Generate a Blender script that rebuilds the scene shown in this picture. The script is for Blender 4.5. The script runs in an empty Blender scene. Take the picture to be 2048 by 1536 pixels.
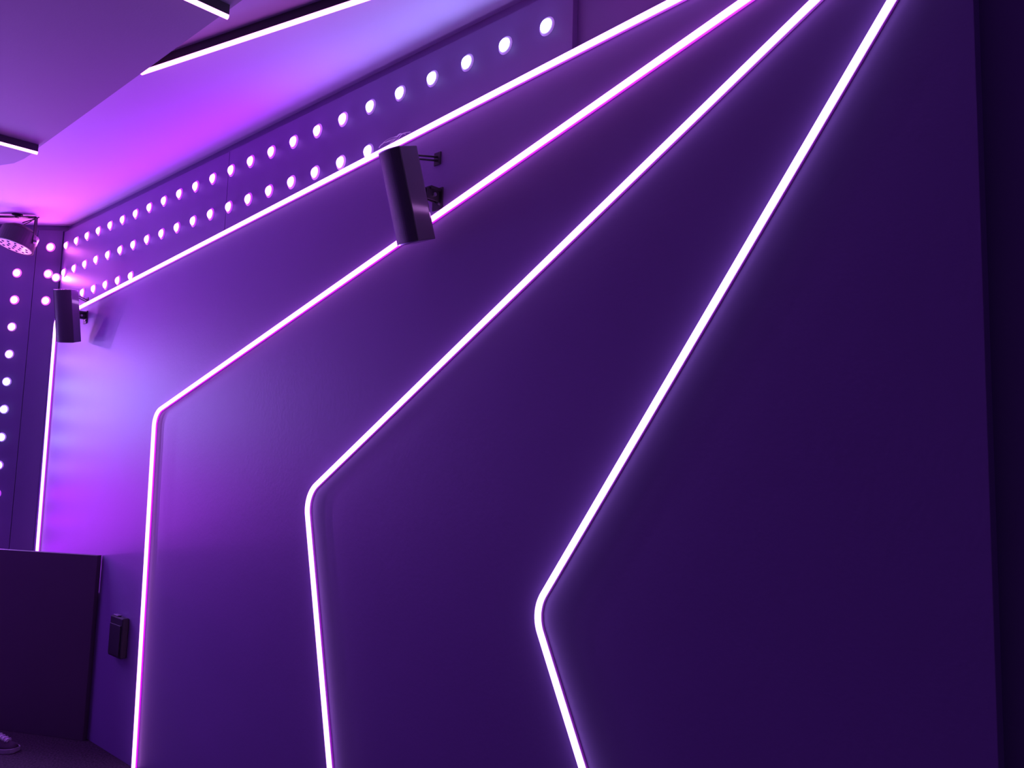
import bpy, bmesh, math, random
from mathutils import Vector, Matrix
C = bpy.context.scene.collection
R = math.radians
PI = math.pi
random.seed(7)

# ---------------------------------------------------------------- camera, world, exposure
scene = bpy.context.scene
EYE = 1.634
PITCH, ROLL = R(6.123), R(1.6405)
cam_data = bpy.data.cameras.new('camera')
cam_data.sensor_fit = 'HORIZONTAL'
cam_data.sensor_width = 36.0
cam_data.lens = 36.0 * 1657.0 / 2048.0
cam_data.clip_start = 0.02
cam = bpy.data.objects.new('camera', cam_data)
C.objects.link(cam)
fwd = Vector((0, math.cos(PITCH), math.sin(PITCH)))
up0 = Vector((0, -math.sin(PITCH), math.cos(PITCH)))
rt0 = Vector((1, 0, 0))
rt = rt0 * math.cos(ROLL) + up0 * math.sin(ROLL)
up = up0 * math.cos(ROLL) - rt0 * math.sin(ROLL)
cam.matrix_world = Matrix(((rt.x, up.x, -fwd.x, 0), (rt.y, up.y, -fwd.y, 0), (rt.z, up.z, -fwd.z, EYE), (0, 0, 0, 1)))
scene.camera = cam

world = bpy.data.worlds.new('world')
scene.world = world
world.use_nodes = True
bg = world.node_tree.nodes['Background']
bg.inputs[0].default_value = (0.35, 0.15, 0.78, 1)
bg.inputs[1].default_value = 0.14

vs = scene.view_settings
vs.view_transform = 'Standard'
vs.look = 'None'
vs.exposure = 0.0
vs.gamma = 1.0
vs.use_curve_mapping = False
scene.cycles.max_bounces = 6
scene.cycles.sample_clamp_indirect = 4.0

# long wall frame: u runs from the far corner towards the viewer, o comes out of the wall, z is up
YAW = R(43.2819)
P0 = Vector((-3.2624, 5.8915, 0.0))
D = Vector((math.cos(YAW), -math.sin(YAW), 0))
N = Vector((-math.sin(YAW), -math.cos(YAW), 0))
ROW_Z = 3.184
PITCH_DOT = 0.2
CEIL_Z = 3.35
SOFFIT_Z = 3.298
BACK_Y = 5.95


def wl(u, z, o=0.0):
    """local coordinates inside the wall frame"""
    return Vector((u, -o, z))


def ww(u, z, o=0.0):
    return P0 + D * u + N * o + Vector((0, 0, z))


# ---------------------------------------------------------------- materials
def new_mat(name):
    m = bpy.data.materials.new(name)
    m.use_nodes = True
    return m, m.node_tree.nodes, m.node_tree.links, m.node_tree.nodes['Principled BSDF']


def paint(name, col, rough=0.5, var=0.06, bump=0.03, scale=60.0, spec=0.4, metallic=0.0):
    m, n, l, b = new_mat(name)
    tc = n.new('ShaderNodeTexCoord')
    nz = n.new('ShaderNodeTexNoise'); nz.inputs['Scale'].default_value = 2.5; nz.inputs['Detail'].default_value = 5
    l.new(tc.outputs['Object'], nz.inputs['Vector'])
    mr = n.new('ShaderNodeMapRange')
    mr.inputs['To Min'].default_value = 1 - var; mr.inputs['To Max'].default_value = 1 + var
    l.new(nz.outputs['Fac'], mr.inputs['Value'])
    mx = n.new('ShaderNodeVectorMath'); mx.operation = 'SCALE'
    mx.inputs[0].default_value = col
    l.new(mr.outputs['Result'], mx.inputs['Scale'])
    l.new(mx.outputs['Vector'], b.inputs['Base Color'])
    b.inputs['Roughness'].default_value = rough
    b.inputs['Specular IOR Level'].default_value = spec
    b.inputs['Metallic'].default_value = metallic
    if bump > 0:
        n2 = n.new('ShaderNodeTexNoise'); n2.inputs['Scale'].default_value = scale; n2.inputs['Detail'].default_value = 3
        l.new(tc.outputs['Object'], n2.inputs['Vector'])
        bp = n.new('ShaderNodeBump'); bp.inputs['Strength'].default_value = bump; bp.inputs['Distance'].default_value = 0.01
        l.new(n2.outputs['Fac'], bp.inputs['Height'])
        l.new(bp.outputs['Normal'], b.inputs['Normal'])
    return m


def glow(name, col, strength=1.0):
    m, n, l, b = new_mat(name)
    b.inputs['Base Color'].default_value = (0.8, 0.8, 0.8, 1)
    b.inputs['Emission Color'].default_value = (col[0], col[1], col[2], 1)
    b.inputs['Emission Strength'].default_value = strength
    b.inputs['Roughness'].default_value = 0.4
    return m


def carpet(name):
    m, n, l, b = new_mat(name)
    tc = n.new('ShaderNodeTexCoord')
    nz = n.new('ShaderNodeTexNoise'); nz.inputs['Scale'].default_value = 90; nz.inputs['Detail'].default_value = 4
    l.new(tc.outputs['Object'], nz.inputs['Vector'])
    cr = n.new('ShaderNodeValToRGB')
    cr.color_ramp.elements[0].position = 0.35; cr.color_ramp.elements[0].color = (0.02, 0.016, 0.02, 1)
    cr.color_ramp.elements[1].position = 0.7; cr.color_ramp.elements[1].color = (0.10, 0.07, 0.085, 1)
    l.new(nz.outputs['Fac'], cr.inputs['Fac'])
    l.new(cr.outputs['Color'], b.inputs['Base Color'])
    b.inputs['Roughness'].default_value = 0.95
    bp = n.new('ShaderNodeBump'); bp.inputs['Strength'].default_value = 0.5; bp.inputs['Distance'].default_value = 0.01
    l.new(nz.outputs['Fac'], bp.inputs['Height']); l.new(bp.outputs['Normal'], b.inputs['Normal'])
    return m


M = {}
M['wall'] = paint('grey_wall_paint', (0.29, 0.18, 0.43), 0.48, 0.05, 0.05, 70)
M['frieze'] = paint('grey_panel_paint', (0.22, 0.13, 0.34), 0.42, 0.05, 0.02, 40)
M['backpanel'] = paint('dark_panel_paint', (0.15, 0.11, 0.23), 0.45, 0.05, 0.02, 40)
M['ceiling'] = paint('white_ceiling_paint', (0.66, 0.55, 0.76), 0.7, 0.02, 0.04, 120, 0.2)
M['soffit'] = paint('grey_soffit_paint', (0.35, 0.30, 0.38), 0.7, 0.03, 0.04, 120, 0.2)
M['booth'] = paint('black_laminate', (0.11, 0.075, 0.11), 0.5, 0.1, 0.02, 30)
M['black'] = paint('black_plastic', (0.025, 0.022, 0.026), 0.45, 0.1, 0.04, 200)
M['fin'] = paint('dark_metal_profile', (0.05, 0.045, 0.055), 0.5, 0.05, 0.0)
M['cab'] = paint('charcoal_cabinet', (0.12, 0.10, 0.13), 0.17, 0.08, 0.0, 250, spec=0.9)
M['grille'] = paint('charcoal_grille', (0.085, 0.08, 0.09), 0.5, 0.05, 0.25, 600)
M['steel'] = paint('brushed_steel', (0.55, 0.53, 0.56), 0.3, 0.05, 0.0, metallic=1.0)
M['chrome'] = paint('polished_plate', (0.72, 0.62, 0.76), 0.35, 0.03, 0.0)
M['glassy'] = paint('dark_lens', (0.03, 0.02, 0.04), 0.08, 0.05, 0.0, spec=0.8)
M['cable'] = paint('black_cable', (0.03, 0.03, 0.035), 0.35, 0.05, 0.0)
M['tie'] = paint('clear_cable_tie', (0.55, 0.5, 0.6), 0.25, 0.05, 0.0)
M['floor'] = carpet('dark_carpet')
M['shoe'] = paint('dark_suede', (0.09, 0.06, 0.09), 0.8, 0.15, 0.2, 300)
M['sole'] = paint('rubber_sole', (0.42, 0.38, 0.44), 0.6, 0.1, 0.1, 200)
M['lace'] = paint('pale_lace', (0.75, 0.72, 0.78), 0.7, 0.05, 0.1, 400)


# ---------------------------------------------------------------- mesh helpers
def finish(name, bm, mat, parent=None, smooth=False, matrix=None, bevel=0.0):
    bmesh.ops.recalc_face_normals(bm, faces=bm.faces)
    me = bpy.data.meshes.new(name)
    bm.to_mesh(me); bm.free()
    o = bpy.data.objects.new(name, me)
    C.objects.link(o)
    if mat: me.materials.append(mat)
    if smooth:
        for p in me.polygons: p.use_smooth = True
    if parent: o.parent = parent
    if matrix is not None: o.matrix_world = matrix
    if bevel > 0:
        md = o.modifiers.new('bevel', 'BEVEL'); md.width = bevel; md.segments = 2; md.limit_method = 'ANGLE'
    return o


def add_box(bm, lo, hi):
    vs_ = [bm.verts.new((x, y, z)) for x in (lo[0], hi[0]) for y in (lo[1], hi[1]) for z in (lo[2], hi[2])]
    for f in ((0, 1, 3, 2), (4, 6, 7, 5), (0, 4, 5, 1), (2, 3, 7, 6), (0, 2, 6, 4), (1, 5, 7, 3)):
        bm.faces.new([vs_[i] for i in f])
    return vs_


def add_slab(bm, pts_a, pts_b):
    """prism between two matching outlines"""
    a = [bm.verts.new(p) for p in pts_a]
    b = [bm.verts.new(p) for p in pts_b]
    bm.faces.new(a); bm.faces.new(b[::-1])
    k = len(a)
    for i in range(k):
        bm.faces.new([a[i], a[(i + 1) % k], b[(i + 1) % k], b[i]][::-1])


def add_lathe(bm, prof, seg=24, axis='Z', closed=True):
    """prof: list of (radius, height)"""
    rings = []
    for r, h in prof:
        ring = []
        if r < 1e-6:
            p = (0, 0, h) if axis == 'Z' else (0, -h, 0)
            ring = [bm.verts.new(p)]
        else:
            for k in range(seg):
                a = 2 * PI * k / seg
                p = (r * math.cos(a), r * math.sin(a), h) if axis == 'Z' else (r * math.cos(a), -h, r * math.sin(a))
                ring.append(bm.verts.new(p))
        rings.append(ring)
    for a, b in zip(rings, rings[1:]):
        for k in range(seg):
            k2 = (k + 1) % seg
            if len(a) == 1 and len(b) == 1: continue
            if len(a) == 1: bm.faces.new([a[0], b[k], b[k2]])
            elif len(b) == 1: bm.faces.new([a[k], a[k2], b[0]])
            else: bm.faces.new([a[k], a[k2], b[k2], b[k]])
    for ring in (rings[0], rings[-1]):
        if closed and len(ring) > 2: bm.faces.new(ring)


def add_tube(bm, pts, r, seg=10):
    pts = [Vector(p) for p in pts]
    rings = []
    for i, p in enumerate(pts):
        t = (pts[min(i + 1, len(pts) - 1)] - pts[max(i - 1, 0)]).normalized()
        ref = Vector((0, 0, 1)) if abs(t.z) < 0.9 else Vector((1, 0, 0))
        a = t.cross(ref).normalized(); b = t.cross(a)
        rr = r[i] if isinstance(r, (list, tuple)) else r
        rings.append([bm.verts.new(p + (a * math.cos(2 * PI * k / seg) + b * math.sin(2 * PI * k / seg)) * rr) for k in range(seg)])
    for a, b in zip(rings, rings[1:]):
        for k in range(seg):
            bm.faces.new([a[k], a[(k + 1) % seg], b[(k + 1) % seg], b[k]])
    bm.faces.new(rings[0][::-1]); bm.faces.new(rings[-1])


def tag(o, label, cat, group=None):
    o['label'] = label; o['category'] = cat
    if group: o['group'] = group
    return o


def thing(name, label, cat, loc=(0, 0, 0), rotz=0.0, group=None):
    o = bpy.data.objects.new(name, None)
    o.empty_display_size = 0.05
    C.objects.link(o)
    o.location = loc; o.rotation_euler = (0, 0, rotz)
    return tag(o, label, cat, group)


def struct(o, label=None):
    o['kind'] = 'structure'
    if label: o['label'] = label
    return o


WALLM = Matrix.Translation(P0) @ Matrix.Rotation(-YAW, 4, 'Z')


def wall_poly(name, outline, o0, o1, mat, bevel=0.0):
    bm = bmesh.new()
    add_slab(bm, [wl(u, z, o0) for u, z in outline], [wl(u, z, o1) for u, z in outline])
    ob = finish(name, bm, mat, bevel=bevel)
    ob.matrix_world = WALLM
    return ob


# ---------------------------------------------------------------- the room
U_END = 5.933


def strip_z(u):                     # the sloping top edge of the big panel, followed by the highest tube
    return 2.6798 + (u - 0.45) * 0.0809


# the wall behind the panels
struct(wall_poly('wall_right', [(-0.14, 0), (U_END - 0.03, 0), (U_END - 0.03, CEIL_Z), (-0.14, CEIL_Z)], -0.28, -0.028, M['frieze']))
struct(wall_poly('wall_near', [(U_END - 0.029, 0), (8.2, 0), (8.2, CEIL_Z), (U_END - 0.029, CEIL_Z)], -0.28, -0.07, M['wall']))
# big painted panel under the slope
tp = 0.014
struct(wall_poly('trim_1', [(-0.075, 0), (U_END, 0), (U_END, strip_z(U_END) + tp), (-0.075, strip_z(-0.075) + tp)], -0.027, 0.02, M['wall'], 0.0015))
# the two panels of the dotted band
tpf = tp + 0.001
struct(wall_poly('trim_2', [(-0.075, strip_z(-0.075) + tpf), (2.3610, strip_z(2.361) + tpf), (2.3610, 3.298), (-0.075, 3.298)], -0.027, 0.0, M['frieze'], 0.0012))
struct(wall_poly('trim_3', [(2.3655, strip_z(2.3655) + tpf), (4.7155, strip_z(4.7155) + tpf), (4.7155, 3.298), (2.3655, 3.298)], -0.027, 0.0, M['frieze'], 0.0012))

bm = bmesh.new(); add_box(bm, (-7.5, BACK_Y + 0.012, 0), (-3.2, BACK_Y + 0.12, CEIL_Z)); struct(finish('wall_back', bm, M['backpanel']))
bm = bmesh.new(); add_box(bm, (-3.514, BACK_Y, 0), (-3.332, BACK_Y + 0.0115, 3.31)); struct(finish('trim_4', bm, M['backpanel'], bevel=0.001))
bm = bmesh.new(); add_box(bm, (-5.2, BACK_Y, 0), (-3.519, BACK_Y + 0.0115, 3.31)); struct(finish('trim_5', bm, M['backpanel'], bevel=0.001))

bm = bmesh.new(); add_box(bm, (-6.0, -2.5, 0), (-5.88, BACK_Y, CEIL_Z)); struct(finish('wall_left', bm, M['wall']))
bm = bmesh.new()
add_box(bm, (-7.5, -2.5, -0.1), (3.5, 6.1, 0.0))
struct(finish('floor', bm, M['floor']))
bm = bmesh.new()
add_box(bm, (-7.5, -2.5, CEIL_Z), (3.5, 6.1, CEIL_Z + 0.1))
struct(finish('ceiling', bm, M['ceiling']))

# lowered ceiling field: a long straight edge 0.69 m off the dotted wall, rounded off near the back wall
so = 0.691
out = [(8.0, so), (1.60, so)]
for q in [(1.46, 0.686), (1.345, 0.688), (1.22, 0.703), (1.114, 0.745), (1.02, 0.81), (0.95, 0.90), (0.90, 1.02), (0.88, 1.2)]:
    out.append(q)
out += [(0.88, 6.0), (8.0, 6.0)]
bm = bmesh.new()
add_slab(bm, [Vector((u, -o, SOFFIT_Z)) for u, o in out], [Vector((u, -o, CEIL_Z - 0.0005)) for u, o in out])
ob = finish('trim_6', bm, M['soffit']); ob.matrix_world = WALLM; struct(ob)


# ---------------------------------------------------------------- light tubes
def fillet(pts, rad):
    res = [Vector(pts[0])]
    for i in range(1, len(pts) - 1):
        a, b, c = Vector(pts[i - 1]), Vector(pts[i]), Vector(pts[i + 1])
        d1 = (a - b).normalized(); d2 = (c - b).normalized()
        ang = d1.angle(d2)
        t = rad / math.tan(ang / 2)
        p1 = b + d1 * t; p2 = b + d2 * t
        ctr = b + (d1 + d2).normalized() * (rad / math.sin(ang / 2))
        v1 = p1 - ctr; v2 = p2 - ctr
        a1 = math.atan2(v1.y, v1.x); a2 = math.atan2(v2.y, v2.x)
        da = (a2 - a1 + PI) % (2 * PI) - PI
        k = 14
        for j in range(k + 1):
            aa = a1 + da * j / k
            res.append(ctr + Vector((math.cos(aa), math.sin(aa))) * rad)
    res.append(Vector(pts[-1]))
    return res


def sweep(bm, path, prof, to3):
    """path in 2D, prof list of (side, height) closed outline; to3(p2, height) -> 3D"""
    rings = []
    for i, p in enumerate(path):
        t = (path[min(i + 1, len(path) - 1)] - path[max(i - 1, 0)]).normalized()
        nn = Vector((-t.y, t.x))
        rings.append([bm.verts.new(to3(p + nn * s, h)) for s, h in prof])
    k = len(prof)
    for a, b in zip(rings, rings[1:]):
        for j in range(k):
            bm.faces.new([a[j], a[(j + 1) % k], b[(j + 1) % k], b[j]])
    bm.faces.new(rings[0]); bm.faces.new(rings[-1][::-1])


def dome_prof(w, h0, h1):
    pr = [(-w / 2, h0)]
    straight = h1 - w / 2
    for k in range(9):
        a = PI - PI * k / 8
        pr.append((math.cos(a) * w / 2, straight + math.sin(a) * w / 2))
    pr.append((w / 2, h0))
    return pr


def resample(path, step=0.12):
    res = [path[0]]
    for a, b in zip(path, path[1:]):
        L = (b - a).length
        k = max(1, int(L / step))
        for j in range(1, k + 1): res.append(a + (b - a) * j / k)
    return res


def wall_tube(label, pts, rad, col, strength, fringe, group='light tubes fanning over the long wall'):
    base = Vector(pts[-1])
    t = thing('neon_light_strip', label, 'light strip', ww(base.x, base.y, 0.02), -YAW, group)
    path = resample(fillet(pts, rad)) if len(pts) > 2 else resample([Vector(p) for p in pts])
    path = [p - base for p in path]
    bm = bmesh.new()
    sweep(bm, path, [(-0.011, 0), (-0.011, 0.008), (0.011, 0.008), (0.011, 0)], lambda p, h: Vector((p.x, -h, p.y)))
    finish('mounting_channel', bm, glow('bloom_fringe', (fringe * col[0], 0.0, fringe * col[2]), 1.0), t)  # channel given a glow that stands in for the tube's coloured bloom
    bm = bmesh.new()
    sweep(bm, path, dome_prof(0.017, 0.0082, 0.024), lambda p, h: Vector((p.x, -h, p.y)))
    finish('light_tube', bm, glow('tube_glow', col, strength), t, smooth=False)
    return t


TUBE = (2.6, 1.15, 3.4)
wall_tube('white light tube from top along the dotted band, bending down in the far corner',
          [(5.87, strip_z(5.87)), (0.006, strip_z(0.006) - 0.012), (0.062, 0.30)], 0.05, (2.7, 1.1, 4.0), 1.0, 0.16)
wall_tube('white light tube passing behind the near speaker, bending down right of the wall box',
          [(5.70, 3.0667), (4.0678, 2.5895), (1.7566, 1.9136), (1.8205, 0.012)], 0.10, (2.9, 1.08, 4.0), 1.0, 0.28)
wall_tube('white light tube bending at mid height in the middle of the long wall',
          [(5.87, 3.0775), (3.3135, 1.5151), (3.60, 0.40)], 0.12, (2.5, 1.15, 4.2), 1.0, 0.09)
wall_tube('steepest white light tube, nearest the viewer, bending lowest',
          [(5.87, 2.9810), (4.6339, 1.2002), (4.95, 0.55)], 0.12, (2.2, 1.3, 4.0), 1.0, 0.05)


def ceiling_tube(label, a, b, z_led, z_top, col, strength):
    """fin hanging from the ceiling with the tube along its lower edge; a, b = (u, o)"""
    pa = ww(a[0], 0, a[1]); pb = ww(b[0], 0, b[1])
    dirv = pb - pa; L = dirv.length
    t = thing('ceiling_light_strip', label, 'light strip', (pa.x, pa.y, z_top), math.atan2(dirv.y, dirv.x), 'light tubes under the ceiling')
    hh = z_led - z_top
    bm = bmesh.new(); add_box(bm, (0, -0.011, hh + 0.012), (L, 0.011, 0)); finish('profile', bm, M['fin'], t, bevel=0.001)
    bm = bmesh.new()
    sweep(bm, [Vector((L * k / 12, 0)) for k in range(13)], dome_prof(0.020, 0.0, 0.014), lambda p, h: Vector((p.x, p.y, hh + 0.012 - h)))
    finish('light_tube', bm, glow('tube_glow', col, strength), t)
    return t


ceiling_tube('short light tube under the lowered ceiling, running out at the left edge, above the round spotlight',
             (1.627, 0.705), (1.60, 2.2), 3.2476, SOFFIT_Z, (3.0, 1.1, 3.0), 1.0)
ceiling_tube('light tube under the lowered ceiling at the top left, its tip near the diagonal tube',
             (3.671, 0.705), (3.685, 2.2), 3.2476, SOFFIT_Z, (3.0, 1.1, 3.2), 1.0)
ceiling_tube('long diagonal magenta light tube under the bright ceiling edge beside the dotted wall',
             (2.876, 0.6850), (5.30, 0.108), SOFFIT_Z + 0.001, CEIL_Z, (4.8, 1.03, 4.6), 1.0)

# ---------------------------------------------------------------- light dots
DOTMATS = {}
BEZMATS = {}          # collars made to emit, imitating the coloured bloom around each dot


def mix(a, b, t): return tuple(a[i] * (1 - t) + b[i] * t for i in range(3))


VIOLET = (0.46, 0.005, 1.0)
MAGENTA = (0.60, 0.05, 0.95)
COOL = (0.36, 0.42, 1.0)


def dot_mesh_bezel():
    bm = bmesh.new()
    add_lathe(bm, [(0.0345, 0.0), (0.0335, 0.002), (0.030, 0.0045), (0.0257, 0.006), (0.0252, 0.003), (0.0252, 0.0)], 28, 'Y', False)
    return bm


def dot_mesh_lens():
    bm = bmesh.new()
    prof = [(0.0250, 0.0005)]
    for k in range(7):
        a = PI / 2 * k / 6
        prof.append((0.0250 * math.cos(a), 0.0035 + 0.0165 * math.sin(a)))
    add_lathe(bm, prof, 24, 'Y', True)
    return bm


bez0 = lens0 = None
lampd = {}
ORD = ['first', 'second', 'third', 'fourth', 'fifth', 'sixth', 'seventh', 'eighth', 'ninth', 'tenth', 'eleventh', 'twelfth', 'thirteenth',
       'fourteenth', 'fifteenth', 'sixteenth', 'seventeenth', 'eighteenth', 'nineteenth', 'twentieth', 'twenty-first', 'twenty-second',
       'twenty-third', 'twenty-fourth']


def make_dot(label, group, loc, rotz, col, power):
    global bez0, lens0
    t = thing('led_dot_light', label, 'light', loc, rotz, group)
    key = tuple(round(c, 2) for c in col)
    if key not in DOTMATS:
        mx_ = 9.0
        DOTMATS[key] = glow('dot_glow', (col[0] * mx_, max(col[1] * mx_, 1.15), col[2] * mx_), 1.0)
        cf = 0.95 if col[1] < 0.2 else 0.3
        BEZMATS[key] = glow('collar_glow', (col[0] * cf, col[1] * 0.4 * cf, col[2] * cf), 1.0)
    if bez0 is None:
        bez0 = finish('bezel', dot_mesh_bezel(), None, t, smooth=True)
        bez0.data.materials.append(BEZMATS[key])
        lens0 = finish('lens', dot_mesh_lens(), None, t, smooth=True)
        lens0.data.materials.append(DOTMATS[key])
    else:
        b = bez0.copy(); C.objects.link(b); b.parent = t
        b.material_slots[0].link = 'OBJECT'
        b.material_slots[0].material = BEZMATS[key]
        ln = lens0.copy(); C.objects.link(ln); ln.parent = t
        ln.material_slots[0].link = 'OBJECT'
        ln.material_slots[0].material = DOTMATS[key]
    lk = (key, power)
    if lk not in lampd:
        ld = bpy.data.lights.new('dot_lamp', 'AREA'); ld.shape = 'DISK'; ld.size = 0.034
        ld.energy = power; ld.color = col
        lampd[lk] = ld
    lo = bpy.data.objects.new('dot_lamp', lampd[lk]); C.objects.link(lo)
    lo.parent = t; lo.location = (0, -0.0205, 0); lo.rotation_euler = (R(-90), 0, 0)   # shines out along -Y
    return t


def wall_col(u):
    if u < 2.8: return mix(MAGENTA, VIOLET, min(1, u / 1.0))
    return mix(VIOLET, COOL, min(1, max(0, (u - 2.8) / 1.3)))


rows = [(0, 24, 'top'), (1, 19, 'second')]
for r_, cnt, nm in rows:
    for i in range(cnt):
        u = i * PITCH_DOT
        c = wall_col(u)
        w_ = 'magenta-rimmed' if u < 1.9 else ('pink-white' if u < 3.0 else 'cool white')
        make_dot(f'round {w_} LED dot, {nm} row on the long wall, {ORD[i]} from the corner',
                 'LED dots in rows along the top of the long wall', ww(u, ROW_Z - r_ * PITCH_DOT, 0.0), -YAW, c, 0.42)
for i in range(2, 7):
    u = i * PITCH_DOT
    make_dot(f'round magenta LED dot, third row above the highest tube, {ORD[i-2]} from the far speaker',
             'LED dots in rows along the top of the long wall', ww(u, ROW_Z - 0.4, 0.0), -YAW, wall_col(u), 0.42)

# back wall: three dots near the corner and one long column that starts behind the spotlight
for k in range(3):
    make_dot(f'round pink LED dot on the back wall beside the corner, {["uppermost", "middle", "lowest"][k]} of three',
             'LED dots on the back wall', (-3.414, BACK_Y, ROW_Z - k * PITCH_DOT), 0.0, (0.9, 0.14, 0.85), 0.5)
for k in range(0, 12):
    z = ROW_Z - k * PITCH_DOT
    if k <= 2: c = (0.9, 0.14, 0.85)
    elif k <= 4: c = mix((1.0, 0.2, 0.8), COOL, (k - 2) / 3)
    elif k <= 7: c = COOL
    else: c = mix(COOL, VIOLET, min(1, (k - 7) / 2))
    lab = 'round pink LED dot peeking out under the round spotlight' if k == 0 else \
        f'round LED dot at the left edge, {ORD[k-1]} below the round spotlight'
    make_dot(lab, 'LED dots on the back wall', (-3.642, BACK_Y, z), 0.0, c, 0.55 if k <= 2 else 1.5)
for cx, nmc in ((-4.25, 'second'), (-4.85, 'third')):  # unseen extra columns, added to throw light along the long wall
    for k in range(12):
        c = mix((0.50, 0.04, 1.0), COOL, 0.75 * max(0, 1 - abs(k - 5) / 3.0))
        make_dot(f'round unseen LED dot added on the back wall to light the long wall, {nmc} column from the corner, {ORD[k]} from the ceiling',
                 'LED dots on the back wall', (cx, BACK_Y, ROW_Z - k * PITCH_DOT), 0.0, c, (1.8 if k < 3 else 11.0) if k < 7 else 7.0)
make_dot('single bright pink LED dot squeezed into the corner above the far speaker', 'LED dots on the back wall',
         (-3.353, BACK_Y, 2.958), 0.0, (1.0, 0.2, 0.9), 1.5)


# ---------------------------------------------------------------- wall speakers
def wall_speaker(label, u, z, o, yaw, tilt, arm_u, arm_z):
    # local frame of the cabinet: X along the face, -Y to the front, Z up
    t = thing('wall_speaker', label, 'speaker', ww(u, z, o), 0.0, 'speakers bracketed to the long wall')
    base = Matrix.Rotation(-YAW + yaw, 4, 'Z') @ Matrix.Rotation(tilt, 4, 'X')
    t.rotation_euler = base.to_euler()
    w, d, h = 0.118, 0.104, 0.344
    # cabinet: tapering towards the back, rounded front
    bm = bmesh.new()

    def outline(zz):
        pts = [(-w * 0.44, 0), (-w / 2, -d * 0.15), (-w / 2, -d * 0.86), (w / 2, -d * 0.86), (w / 2, -d * 0.10), (w * 0.46, 0)]
        return [Vector((x, y, zz)) for x, y in pts]
    add_slab(bm, outline(0), outline(h))
    finish('cabinet', bm, M['cab'], t, bevel=0.002)
    # bowed grille
    bm = bmesh.new()
    k = 12
    def gout(zz, inset=0.0):
        pts = [(-w / 2 + inset, -d * 0.865)]
        for j in range(k + 1):
            s = -1 + 2 * j / k
            pts.append((s * (w / 2 - inset), -d * 0.88 - 0.014 * (1 - s * s)))
        pts.append((w / 2 - inset, -d * 0.865))
        return [Vector((x, y, zz)) for x, y in pts]
    add_slab(bm, gout(0.003, 0.001), gout(h - 0.003, 0.001))
    finish('grille', bm, M['grille'], t)
    bm = bmesh.new()
    add_slab(bm, gout(h - 0.003), gout(h + 0.001))
    finish('grille_rim', bm, M['steel'], t)
    bm = bmesh.new()
    add_slab(bm, gout(-0.001), gout(0.003))
    finish('grille_rim', bm, M['steel'], t)
    bm = bmesh.new()
    add_box(bm, (-w / 2 - 0.0012, -d * 0.88, 0.002), (-w / 2 + 0.0008, -d * 0.85, h - 0.002))
    finish('edge_trim', bm, M['steel'], t)
    # brackets: into wall
    inv = (Matrix.Translation(ww(u, z, o)) @ base).inverted()
    def wloc(uu, zz, oo): return inv @ ww(uu, zz, oo)
    # top arm
    bm = bmesh.new()
    s0 = Vector((w * 0.30, -0.012, h - 0.035)); e0 = wloc(arm_u, arm_z, 0.022)
    add_tube(bm, [s0 + Vector((0, 0, 0.007)), e0 + Vector((0, 0, 0.007))], 0.0038)
    add_tube(bm, [s0 - Vector((0, 0, 0.007)), e0 - Vector((0, 0, 0.007))], 0.0038)
    arm = finish('support_arm', bm, M['black'], t)
    bm = bmesh.new()
    pl = [wloc(arm_u - 0.018, arm_z - 0.025, 0.0205), wloc(arm_u + 0.018, arm_z - 0.025, 0.0205), wloc(arm_u + 0.018, arm_z + 0.025, 0.0205), wloc(arm_u - 0.018, arm_z + 0.025, 0.0205)]
    pl2 = [wloc(arm_u - 0.018, arm_z - 0.025, 0.025), wloc(arm_u + 0.018, arm_z - 0.025, 0.025), wloc(arm_u + 0.018, arm_z + 0.025, 0.025), wloc(arm_u - 0.018, arm_z + 0.025, 0.025)]
    add_slab(bm, pl, pl2)
    # lower hinge bracket
    bm2 = bmesh.new()
    zb = z + 0.175
    q = lambda uu, zz, oo: wloc(u + 0.018 + uu, zb + zz, oo)
    for (ua, ub, za, zb_, oa, ob_) in [(-0.025, 0.03, -0.05, 0.035, 0.0205, 0.027), (-0.012, -0.006, -0.02, 0.025, 0.027, 0.085), (0.008, 0.014, -0.02, 0.025, 0.027, 0.085), (-0.02, 0.022, 0.018, 0.03, 0.027, 0.075)]:
        add_slab(bm2, [q(ua, za, oa), q(ub, za, oa), q(ub, zb_, oa), q(ua, zb_, oa)], [q(ua, za, ob_), q(ub, za, ob_), q(ub, zb_, ob_), q(ua, zb_, ob_)])
    br = finish('hinge_bracket', bm2, M['black'], t)
    finish('wall_plate', bm, M['black'], arm)
    bm = bmesh.new()
    add_tube(bm, [q(-0.018, 0.0, 0.055), q(0.024, 0.0, 0.055)], 0.0075, 12)
    add_tube(bm, [q(0.018, -0.03, 0.027), q(0.018, -0.03, 0.033)], 0.005, 8)
    finish('bolt', bm, M['steel'], br)
    return t


wall_speaker('charcoal column speaker tilted down, crossing the second light tube at upper middle', 4.066, 2.497, 0.057, 0.015, 0.3256, 4.075, 2.828)
wall_speaker('charcoal column speaker at far left corner, where the highest tube bends down', 0.530, 2.4227, 0.080, 0.7014, 0.2409, 0.556, 2.700)

# loose end of a cable tied at the top of the near speaker
bm = bmesh.new()
for k in range(5):
    a0 = ww(3.70 + 0.025 * k, strip_z(3.7) + 0.026 + 0.004 * (k % 3), 0.022)
    pts = [a0 + D * (0.10 * s) + Vector((0, 0, 0.014 * math.sin(s * PI) * (1 if k % 2 else 0.4) + 0.012 * s)) + N * 0.006 * math.sin(s * 6 + k) for s in [j / 8 for j in range(9)]]
    add_tube(bm, pts, 0.0016, 6)
wires = finish('connection_wire', bm, M['tie'])
tag(wires, 'thin tangled clear wires lying on the highest tube above the near speaker', 'wire')

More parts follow.
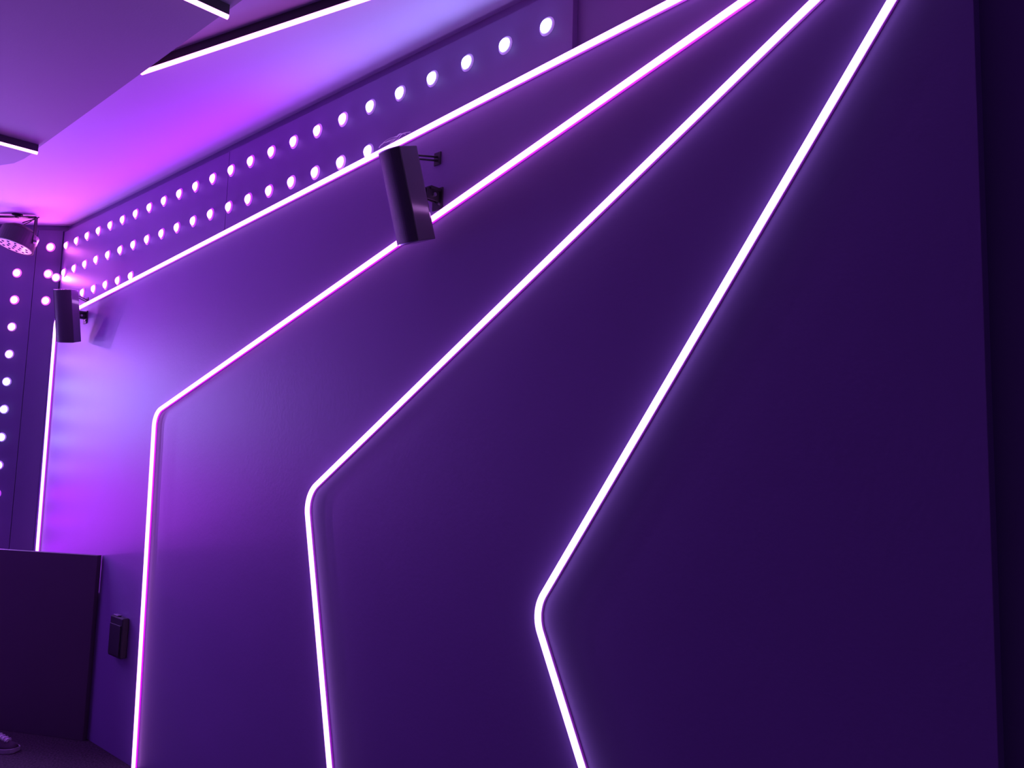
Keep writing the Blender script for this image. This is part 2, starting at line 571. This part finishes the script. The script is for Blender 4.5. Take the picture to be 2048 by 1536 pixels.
# ---------------------------------------------------------------- wall box
bt = thing('wall_box', 'small black box on the wall low down between the booth and the second tube', 'box', ww(1.515, 0.54, 0.02), -YAW)
bm = bmesh.new(); add_box(bm, (-0.085, -0.038, 0), (0.085, 0, 0.22)); finish('housing', bm, M['black'], bt, bevel=0.006)
bm = bmesh.new(); add_box(bm, (-0.072, -0.044, 0.012), (0.072, -0.0385, 0.18)); finish('cover', bm, M['black'], bt, bevel=0.004)
bm = bmesh.new(); add_box(bm, (-0.06, -0.034, 0.2205), (0.0, -0.010, 0.229)); finish('latch', bm, M['steel'], bt, bevel=0.003)

# ---------------------------------------------------------------- booth
b0 = Vector((-2.457, 5.061, 0)); b1 = Vector((-3.170, 5.2525, 0))
bd = (b1 - b0).normalized()
brot = math.atan2(-bd.y, -bd.x)      # local +X points to the right end
BL = 1.9
bo = thing('dj_booth', 'plain black booth front standing at the lower left before the back wall', 'booth', b0 + bd * BL, brot)
HB = 1.07
bm = bmesh.new(); add_box(bm, (0, 0, 0), (BL, 0.035, HB)); finish('front_panel', bm, M['booth'], bo, bevel=0.002)
bm = bmesh.new(); add_box(bm, (0, 0.036, 0), (0.03, 0.30, HB - 0.25)); finish('side_panel', bm, M['booth'], bo, bevel=0.002)
binv = (Matrix.Translation(b0 + bd * BL) @ Matrix.Rotation(brot, 4, 'Z')).inverted()
wd = binv.to_3x3() @ (-D)
oc = [Vector((0.0, 0.036, 0)), Vector((BL - 0.004, 0.036, 0)), Vector((BL - 0.004, 0.036, 0)) + wd * 0.42, Vector((0.0, 0.036 + 0.34, 0))]
bm = bmesh.new()
add_slab(bm, [p + Vector((0, 0, HB - 0.249)) for p in oc], [p + Vector((0, 0, HB - 0.22)) for p in oc])
finish('counter', bm, M['booth'], bo, bevel=0.002)

# ---------------------------------------------------------------- round spotlight hanging from the ceiling
px, py = -3.525, 5.70
sp = thing('par_spotlight', 'round black spotlight with perforated lens plate hanging under the ceiling at left', 'spotlight', (px, py, CEIL_Z))
tilt = Matrix.Rotation(R(-12), 4, 'X') @ Matrix.Rotation(R(11), 4, 'Y')
bodyc = Vector((0, 0, -0.232))


def tl(p): return bodyc + (tilt @ Vector(p))


bm = bmesh.new()
add_lathe(bm, [(0.060, 0.15), (0.075, 0.145), (0.112, 0.12), (0.122, 0.11), (0.122, 0.006), (0.126, 0.004), (0.126, -0.004), (0.116, -0.006), (0.114, 0.001), (0.0, 0.001)], 40)
bmesh.ops.transform(bm, matrix=Matrix.Translation(bodyc) @ tilt, verts=bm.verts)
body = finish('housing', bm, M['black'], sp, smooth=False)
bm = bmesh.new()
add_lathe(bm, [(0.0, 0.0), (0.112, 0.0), (0.112, -0.003), (0.0, -0.003)], 40)
bmesh.ops.transform(bm, matrix=Matrix.Translation(bodyc) @ tilt, verts=bm.verts)
plate = finish('lens_plate', bm, M['chrome'], sp)
for (rad, cnt) in ((0.0, 1), (0.042, 6), (0.083, 11)):
    for k in range(cnt):
        a = 2 * PI * k / cnt + 0.2
        bm = bmesh.new()
        add_lathe(bm, [(0.0095, -0.0032), (0.0095, -0.005), (0.007, -0.007), (0.0, -0.008)], 16)
        bmesh.ops.transform(bm, matrix=Matrix.Translation(bodyc) @ tilt @ Matrix.Translation((rad * math.cos(a), rad * math.sin(a), 0)), verts=bm.verts)
        finish('lens', bm, M['glassy'], plate, smooth=True)
bm = bmesh.new()                       # yoke: flat U bracket
for s in (-1, 1):
    add_box(bm, (s * 0.135 - 0.003, -0.016, -0.21), (s * 0.135 + 0.003, 0.016, -0.018))
add_box(bm, (-0.138, -0.016, -0.024), (0.138, 0.016, -0.016))
finish('yoke', bm, M['black'], sp)
for s in (-1, 1):
    bm = bmesh.new()
    add_tube(bm, [(s * 0.118, 0, -0.190), (s * 0.158, 0, -0.190)], 0.009, 12)
    finish('knob', bm, M['steel'], sp)
bm = bmesh.new()
add_lathe(bm, [(0.035, 0.0), (0.035, -0.006), (0.014, -0.010), (0.012, -0.028), (0.0, -0.028)], 24)
finish('ceiling_mount', bm, M['black'], sp)
bm = bmesh.new()
add_tube(bm, [(0.03, 0.03, -0.07), (0.06, 0.05, -0.04), (0.10, 0.05, -0.012), (0.13, 0.04, -0.006), (0.10, 0.02, -0.03), (0.04, 0.0, -0.06)], 0.004, 8)
finish('cable', bm, M['cable'], sp)

# ---------------------------------------------------------------- shoe at the left edge
sh = thing('sneaker', 'dark sneaker with pale laces, toe showing at the bottom left edge on the carpet', 'shoe', (-2.86, 4.86, 0), R(-4))
# sections along x (toe at +x): x, half width, sole top, upper height, centre shift
sec = [(-0.145, 0.018, 0.03, 0.060), (-0.135, 0.030, 0.03, 0.085), (-0.10, 0.036, 0.03, 0.098), (-0.05, 0.036, 0.03, 0.100), (-0.01, 0.038, 0.028, 0.098),
       (0.03, 0.042, 0.026, 0.085), (0.07, 0.047, 0.024, 0.070), (0.10, 0.046, 0.024, 0.056), (0.125, 0.036, 0.024, 0.047), (0.140, 0.020, 0.024, 0.038)]


def loft(bm, secs, fn, seg=16):
    rings = []
    for s in secs:
        rings.append([bm.verts.new(fn(s, k, seg)) for k in range(seg)])
    for a, b in zip(rings, rings[1:]):
        for k in range(seg): bm.faces.new([a[k], a[(k + 1) % seg], b[(k + 1) % seg], b[k]])
    bm.faces.new(rings[0][::-1]); bm.faces.new(rings[-1])


def upper_fn(s, k, seg):
    a = 2 * PI * k / seg
    x, w_, z0, z1 = s
    zc_, hz = z0 - 0.004, z1 - z0 + 0.004
    sy = math.cos(a); sz = max(0, math.sin(a))
    return Vector((x, sy * w_ * (1 - 0.45 * sz ** 2), zc_ + sz * hz))


def sole_fn(s, k, seg):
    a = 2 * PI * k / seg
    x, w_, z0, z1 = s
    return Vector((x * 1.03, math.copysign(min(1, abs(math.cos(a)) * 1.25), math.cos(a)) * (w_ + 0.005), 0.001 if math.sin(a) < 0 else z0))


bm = bmesh.new(); loft(bm, sec, upper_fn); finish('upper', bm, M['shoe'], sh, smooth=True)
bm = bmesh.new(); loft(bm, sec, sole_fn); finish('sole', bm, M['sole'], sh, bevel=0.002)
bm = bmesh.new()                        # tongue / lace panel sloping to the toe
tp_ = [(0.005, 0.101, 0.018), (0.035, 0.088, 0.019), (0.065, 0.076, 0.020), (0.092, 0.064, 0.018)]
a_ = []; b_ = []
for x, z, w_ in tp_:
    a_.append([bm.verts.new((x, s * w_, z + 0.001 - (0.007 if abs(s) == 1 else 0))) for s in (-1, -0.5, 0, 0.5, 1)])
    b_.append([bm.verts.new((x, s * w_, z - 0.008 - (0.007 if abs(s) == 1 else 0))) for s in (-1, -0.5, 0, 0.5, 1)])
for r0, r1 in ((a_, b_),):
    for i in range(3):
        for j in range(4):
            bm.faces.new([a_[i][j], a_[i][j + 1], a_[i + 1][j + 1], a_[i + 1][j]])
            bm.faces.new([b_[i][j], b_[i + 1][j], b_[i + 1][j + 1], b_[i][j + 1]])
        bm.faces.new([a_[i][0], a_[i + 1][0], b_[i + 1][0], b_[i][0]]); bm.faces.new([a_[i][4], b_[i][4], b_[i + 1][4], a_[i + 1][4]])
for i in (0, 3):
    for j in range(4): bm.faces.new([a_[i][j], b_[i][j], b_[i][j + 1], a_[i][j + 1]])
tongue = finish('tongue', bm, M['lace'], sh)
bm = bmesh.new()
for k in range(5):
    x = 0.012 + 0.018 * k; z = 0.101 - 0.43 * (x - 0.002)
    add_tube(bm, [(x, -0.027, z - 0.008), (x + 0.004, -0.012, z + 0.003), (x + 0.006, 0.012, z + 0.003), (x + 0.004, 0.027, z - 0.008)], 0.0028, 6)
finish('laces', bm, M['lace'], sh, smooth=True)
